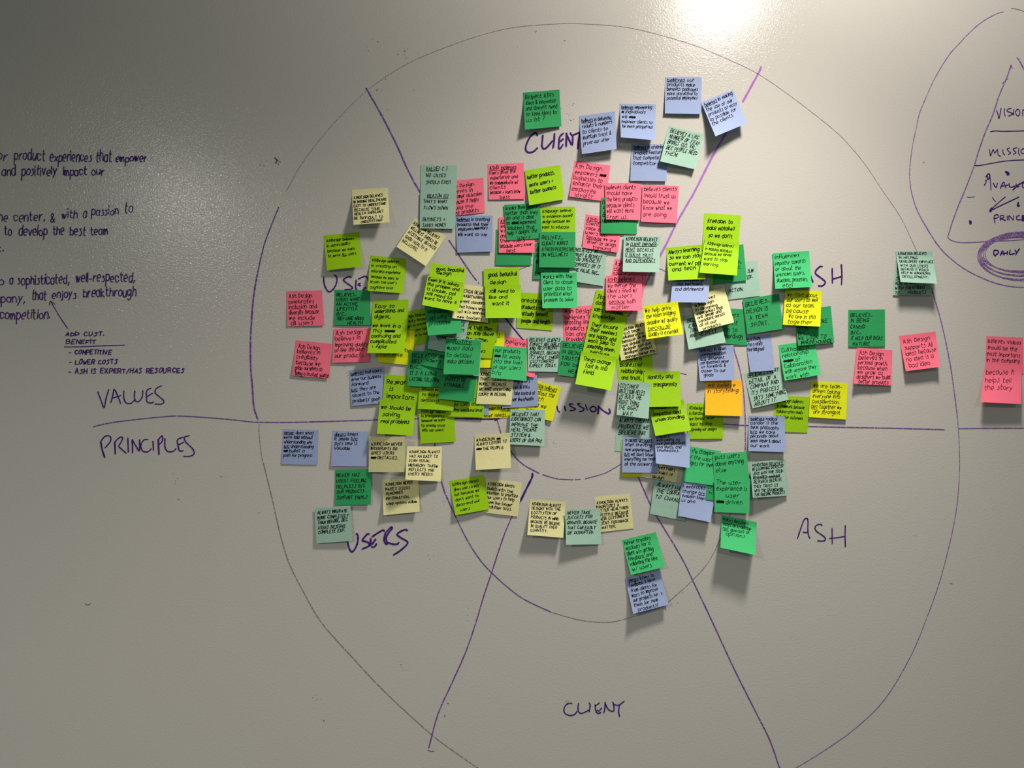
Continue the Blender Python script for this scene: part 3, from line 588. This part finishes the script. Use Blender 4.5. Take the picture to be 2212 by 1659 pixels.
('B', 16,12,'b','1514.5,221 1583.5,193.5 1613.4,266.4 1545.5,294.5','4 12 10.6 8 72','_believes_ in making|the use of our|products as easy|as possible for|the clients.','about products as easy as possible, turned anticlockwise'),
('B', 6,6,'b','1364,312 1441,312 1440,391.5 1361.4,390.5','5 10 11 8 72','_believes_ in offering|product features|that compete|competitors','about product features, under a green-grey note'),
('A', 9,8,'a','1444.5,271.5 1520.3,290 1502,366 1426,348.5','6 13 12 9 72','BELIEVES A LRG|NUMBER OF FEA?|BRINGS CUS. VAL.|BEC PEOPLE NEED|THEM.','reading BRINGS CUS. VAL., by the blue ones'),
# below
('B', 3,3,'b','611,926.5 688.2,929.6 685.4,1004.5 607.8,1002.9','4 11 10 7.5 70','_never_ does what|we\'re told without|understanding why|_b/c_ understanding|## builds a|path for progress','reading "never does what we\'re told", at the far left'),
('B', 5,4,'b','718,930.4 795.3,932.2 794.5,1008 715,1007','6 11 10 7.5 56','_always_ keeps|it simple _b/c_|ppl\'s time is|valuable','reading "always keeps it simple", left of a pale yellow'),
('G', 4,4,'c','723.7,1015.6 801.8,1013 801,1090 723.4,1090.8','4 15 12.6 8 70','NEVER HAS|USERS FEELING|HELPLESS B/C|OUR PRODUCTS|SUPPORT THEM...?','about never having users feeling helpless'),
('A', 4,4,'a','679.4,1098 757,1092 761,1168.5 683.8,1174','5 14 10.8 7.5 72','ALWAYS INNOVATE|MORE COMPLETELY|THAN BEFORE, BEC.|USERS DESERVE|COMPLETE EXP.','reading ALWAYS INNOVATE MORE COMPLETELY'),
('Y', 4,4,'y','797.4,943 875,943 874,1020 796,1020','5 19 9.8 6.5 71','ASHDESIGN NEVER|INTERRUPTS OR|GIVES USERS|### OBSTACLES.','reading NEVER INTERRUPTS, below a lime pair'),
('Y', 7,8,'y','825,1036 904,1032 906.3,1105.4 828.7,1113','7 14 10.5 6.5 70','ASHDESIGN NEVER|MAKES USERS|REMEMBER|INFORMATION,|keep options visible','reading NEVER MAKES USERS REMEMBER'),
('Y', 7,7,'y','879.6,964.3 955,964.3 952.4,1040.3 875.6,1036','6 15 10.4 6.5 70','ASHDESIGN ALWAYS|HAS AN EASY TO|SCAN VISUAL|HIERARCHY THAT#|REFLECTS THE|USER\'S NEEDS.','reading HAS AN EASY TO SCAN VISUAL HIERARCHY'),
('Y', 9,9,'y','1024.4,940.3 1101,934.6 1103.7,1010.8 1027.9,1015.3','4 14 9.8 6.5 72','ASHDESIGN ##|ALWAYS LISTENS TO|### THE PEOPLE.','reading ALWAYS LISTENS TO THE PEOPLE'),
('Y', 4,4,'y','1051.2,1034 1127.6,1043 1118.8,1116 1044,1107','4 14 10.3 7.5 73','ASHDESIGN Always|builds with the|intention to prioritize|our users to help|them live longer|healthier lives.','reading "builds with the intention", right of a lime note'),
('L', 8,5,'l','970.6,1039 1044.4,1025.6 1057.7,1099.8 983.7,1113','6 12 11.8 7 64','ASHDesign always|gives users a way|out because we|don\'t want to|dead-end our|   users.','about giving users a way out, turned anticlockwise'),
('Y', 12,10,'y','1144.8,1078.4 1222.2,1084.8 1216.6,1161.8 1139,1155.5','6 12 9.7 6.5 70','ASHDESIGN ALWAYS|DESIGNS WITH THE|ECOSYSTEM OF|PRODUCTS IN MIND|BECAUSE WE BELIEVE|IN QUALITY OVER|QUANTITY.','about the ECOSYSTEM OF PRODUCTS'),
('Y', 4,3,'y','1284,1074 1360.5,1066 1369,1141.4 1291,1150','3 16 9.4 6.5 76','ASHDESIGN ALWAYS|PRIORITIZES A|BETTER HEALTHIER|LIFESTYLE BECAUSE|THEIR CUSTOMER &|CLIENT FEEDBACK|    MATTER.','about a BETTER HEALTHIER LIFESTYLE'),
('A', 5,5,'a','1220.7,1101.3 1296.2,1098.8 1299.3,1175.7 1222.8,1176.8','4 10 11 7 71','NEVER TAKE|SUCCESS FOR|GRANTED, BECAUSE|THAT CAN EASILY|BE DISRUPTED.','reading NEVER TAKE SUCCESS FOR GRANTED'),
('B', 8,8,'b','1354,1251 1427.5,1234 1443,1307.5 1375,1329.5','4 10 11 7 71','','directly under the "always listens to feedback" note'),
('B', 11,9,'b','1350.4,1248.8 1424.8,1232.3 1444.7,1306 1367.8,1326','6 10 10.9 8 68','_always_ listens to|feedback & ideas|from clients for|ways to improve|our products for  x|them (or new|   products)','reading "always listens to feedback", lowest of all'),
('E', 9,9,'g','1343.2,1166.8 1416.8,1149 1436.8,1224.7 1362.7,1242','4 12 11.8 9 68','never creates|mockups for a|client w/o getting|feedback and|validating the idea| w/ users','reading "never creates mockups for a client"'),
('A', 4,4,'a','1333,897 1411,903 1405,978 1327.8,974.6','5 14 13.3 9.5 72','ALWAYS CREATE|PRODUCTS WE|BELIEVE IN!!!','reading ALWAYS CREATE PRODUCTS WE BELIEVE IN'),
('N', 5,5,'n','1341,952 1419,950 1420,1030.6 1342.7,1030','4 12 12 8 70','','showing as a rim under a blue note'),
('Y', 3,3,'y','1400,955 1476,965 1460.7,1042.4 1385,1030','16 54 12 7 56','believes rules|  and rules of|    design.','ending in "design", under a curling blue note'),
('B', 5,5,'b','1344.8,943.4 1422,947 1421.4,1021.4 1343.7,1020.7','6 9 10.5 7.5 70','is _never_ _arrogant_|when creating|new experiences|_b/c_ we don\'t know|everything nor have|all the answers','reading "is never arrogant when creating new experiences"'),
('A', 5,5,'a','1414,1036 1489,1048 1480,1126 1404,1110','6 14 13.4 9.5 72','ALWAYS HAVE|THE COURAGE|TO CHANGE','reading ALWAYS HAVE THE COURAGE TO CHANGE'),
('B', 9,12,'b','1472.8,1040.5 1549,1051 1534,1128 1464.7,1114','4 12 11 7.5 60','* embraces|change _b/c_|evolution keeps|us alive','about embracing change, lower edge of the cluster'),
('G', 3,3,'g','1530,1004 1607,1010 1602,1087 1525,1079','3 52 13 9 72','on|  h','small corner left of "The user experience"'),
('E', 3,3,'g','1483,963 1557.7,974.6 1543,1049 1474,1039.7','4 13 13.3 9.5 70',' is the Champion| of the user|   fights for them','reading "the champion of the user, fights for them"'),
('E', 2,2,'g','1539,980.7 1612.9,975.3 1620,1052 1545,1058','5 12 14 10 70','puts users|above anything|else','reading "puts users above anything else"'),
('E', 3,4,'g','1543,1030.3 1620.6,1035 1618.7,1109.3 1543.4,1106','5 15 14.5 11 70','The user|experience is|          user|### driven','reading "The user experience is user driven"'),
('E', 22,26,'g','1558.8,1112.5 1634.8,1128 1631.4,1199 1556.4,1183','4 12 11 9 70','makes decisions|based on knowledge|_not_ guesses or|   opinions','about decisions based on knowledge, casting a long shadow'),
('A', 5,5,'c','1619.4,998.3 1697,992 1701.3,1071 1626.3,1075','5 10 9.3 6.8 74','ASHDESIGN BELIEVES|IN EQUIPPING DEVELOP|-ERS WITH ~THE~ SOLID|~REQUIRED AMOUNT~|RESEARCH BECAUSE|THEY TRUST US|WITH THE GROUNDWORK|FOR BUILDING PRODUCTS','about equipping developers, lowest right of the cluster'),
('B', 14,14,'b','1414,941 1491,936 1489.6,1010.8 1417,1001','4 7 9.2 7.5 66','_always_|welcoming to|new perspectives|and ideas, and|teammates.','reading "welcoming to new perspectives"'),
('L', 12,14,'m','1398,868 1476.7,863.4 1493.3,929.6 1416,941.8','8 18 14 8.5 66','focuses on|empathy and|understanding','reading "focuses on empathy and understanding"'),
('L', 12,11,'m','1390.6,803 1468.5,801.4 1471,878 1393,879','9 16 17 9.5 68','Honesty and|a  transparency','reading "Honesty and transparency"'),
('A', 8,9,'a','1338,821 1405.8,827.5 1400.8,904.8 1331.9,896.3','2 16 13 10 64','CUSTOMER|OBSESSION HELPS|US BUILD THE|RIGHT THING|THE RIGHT|      WAY.','reading OBSESSION HELPS US BUILD THE RIGHT THING'),
]

# ---- stacking: a height field over the wall records the front of what is already stuck on
CELL = 3.0
LIFT = 1.2
HF = {}
def hf_get(px, py):
    i, j = int(px // CELL), int(py // CELL)
    return HF.get((i, j), 0.0)
def g_prof(v, p=1.3):
    return max(0.0, (v - .14) / .86) ** p
def bil(c, u, v):
    (ax, ay), (bx, by), (cx, cy), (dx, dy) = c
    return ((ax*(1-u)+bx*u)*(1-v) + (dx*(1-u)+cx*u)*v, (ay*(1-u)+by*u)*(1-v) + (dy*(1-u)+cy*u)*v)

def add_note(idx, row):
    key, ll, lr, hand, cs, geo, text, desc = row
    c = P(cs)
    # how high the layers below reach
    eps = .0006
    NS = 26
    T0 = T1 = 0.0002
    dfc = []
    for a in range(NS + 1):
        for b in range(NS + 1):
            u, v = a / NS, b / NS
            h = 0.0
            x, y = bil(c, u, v)
            for ox in (-CELL, 0, CELL):
                for oy in (-CELL, 0, CELL):
                    h = max(h, hf_get(x + ox, y + oy))
            if h > 0: dfc.append((u, v, h + eps))
    for u, v, h in dfc:
        if v < .30:
            if u < .35: T0 = max(T0, h)
            elif u > .65: T1 = max(T1, h)
            else:
                T0 = max(T0, h * .8); T1 = max(T1, h * .8)
    for u, v, h in dfc:                      # lift the whole edge where the plane would still cut through
        if v < .42:
            t = T0*(1-u) + T1*u
            if t < h:
                T0 += (h - t) * (1.0 if u < .65 else .5); T1 += (h - t) * (1.0 if u > .35 else .5)
    ll, lr = [l * 1.22 if l >= 9 else l * l / 9 for l in (ll, lr)]
    B0, B1 = ll * LIFT * PRESSED[idx] / 1000, lr * LIFT * PRESSED[idx] / 1000
    for u, v, h in dfc:
        if v >= .30:
            t = T0*(1-u) + T1*u + (B0*(1-u) + B1*u) * g_prof(v)
            if t < h:
                need = (h - t) / max(g_prof(v), .12)
                B0 += need * (1.0 if u < .6 else .4); B1 += need * (1.0 if u > .4 else .4)
    rr = random.Random(idx * 17 + 5)
    bow = rr.uniform(.0000, .0012); pw = rr.uniform(1.35, 1.75)
    curlL = rr.choice([0, 0, .0015, .003]) * (ll > 4); curlR = rr.choice([0, 0, .0015, .003]) * (lr > 4)
    def H(u, v):
        g = g_prof(v)
        return T0*(1-u) + T1*u + (B0*(1-u) + B1*u) * (g if B0 + B1 > .03 and False else g) - bow * 4 * u * (1-u) * g * 0 \
            + bow * math.sin(math.pi * u) * min(1, v * 1.5) + curlL * max(0, 1 - u * 3.5) ** 2 * max(0, v - .55) * 2.2 + curlR * max(0, u * 3.5 - 2.5) ** 2 * max(0, v - .55) * 2.2
    # where the photograph sees the corner: the lifted sheet is brought to the same line of sight
    def Pt(u, v, off=0.0):
        x, y = bil(c, u, v)
        return at(x, y, H(u, v) + off)
    base = Pt(.5, 0)
    NU, NV = 10, 16
    V, F = [], []
    for layer in (0.00018, 0.0):
        for j in range(NV + 1):
            for i in range(NU + 1):
                V.append(Pt(i / NU, j / NV, layer) - base)
    R = NU + 1; Lr = R * (NV + 1)
    for j in range(NV):
        for i in range(NU):
            a = j*R + i
            F.append((a, a + R, a + R + 1, a + 1))
            F.append((Lr + a, Lr + a + 1, Lr + a + R + 1, Lr + a + R))
    for k0 in range(2 * Lr): V.append(V[k0].copy())      # own vertices keep the cut edge crisp
    rim = [i for i in range(NU)] + [j*R + NU for j in range(NV)] + [NV*R + NU - i for i in range(NU)] + [(NV - j)*R for j in range(NV)]
    for a, b in zip(rim, rim[1:] + rim[:1]):
        F.append((2*Lr + a, 2*Lr + b, 3*Lr + b, 3*Lr + a))
    cname = PAPER[key][0]
    o = link_mesh('sticky_note', V, F, PM[key], None, smooth=False)
    for p in o.data.polygons[:2 * NU * NV]: p.use_smooth = True
    o.location = base
    o['label'] = cname + ' sticky note ' + desc
    o['category'] = 'sticky note'
    o['group'] = 'sticky notes clustered on the marked wall'
    # record in the height field
    M = 44
    for a in range(M + 1):
        for b in range(M + 1):
            u, v = a / M, b / M
            x, y = bil(c, u, v)
            k = (int(x // CELL), int(y // CELL)); h = H(u, v) + .0002
            if HF.get(k, 0) < h: HF[k] = h
    # handwriting
    if text:
        u0, v0, pitch, ch, W = [float(t) for t in geo.split()]
        slant, sw = STYLE[hand]
        nw = 78.0
        lines = text.split('|')
        def lw(t):
            s = t.lstrip(' '); return line_width(s)
        uy = ch * .9 / 6.0; sw *= .86
        longest = max((lw(t) / max(.3, (W - (len(t) - len(t.lstrip(' '))) * 2.0) / 72.0)) for t in lines if t.strip())
        ux_fit = 72.0 / longest
        ux = min(ux_fit, uy * 1.05)
        TV, TF = [], []
        def mp(x, y):
            return Pt(x / nw, y / nw, .00042) - base
        y = v0
        if len(lines) > 1: pitch = min(pitch, (76.3 - v0) / (len(lines) - 1))
        for t in lines:
            ind = (len(t) - len(t.lstrip(' '))) * 2.0
            s = t.strip()
            if s and y < 77.5:
                x = u0 + ind + rr.uniform(-.8, .8)
                uxl = min(uy * .86, .45 * ux + .5 * (W - ind) / max(1, line_width(s))) * rr.uniform(.94, 1.04)
                uxl = min(uxl, max(.25, (77.5 - x)) / max(1, line_width(s)))
                write_line(s, x, y, uxl, uy, slant, sw, TV, TF, mp, rr.uniform(-.045, .02))
            y += pitch * rr.uniform(.97, 1.03)
        h = link_mesh('handwriting', TV, TF, I_PLUM if key == 'O' else I_BLACK, o)
    return max(B0 + T0, B1 + T1)

def inside(c, x, y):
    s = [(b[0]-a[0])*(y-a[1]) - (b[1]-a[1])*(x-a[0]) for a, b in zip(c, c[1:] + c[:1])]
    return all(t >= 0 for t in s) or all(t <= 0 for t in s)
POLY = [P(r[4]) for r in NOTES]
PRESSED = []                       # a sheet that others are stuck on is pressed to the wall and cannot stand off
for i in range(len(NOTES)):
    top_hits = 0
    for a in range(7):
        for b in range(4):
            x, y = bil(POLY[i], (a + .5) / 7, .5 + (b + .5) / 8)
            if any(inside(POLY[j], x, y) for j in range(i + 1, len(NOTES))): top_hits += 1
    PRESSED.append(1.0 - .85 * min(1, top_hits / 28 * 1.6))
mx = 0
for i, row in enumerate(NOTES):
    top = add_note(i, row)
    mx = max(mx, top)
print('notes', len(NOTES), 'highest mm', round(mx * 1000, 1), 'verts', sum(len(o.data.vertices) for o in bpy.data.objects if o.type == 'MESH'))
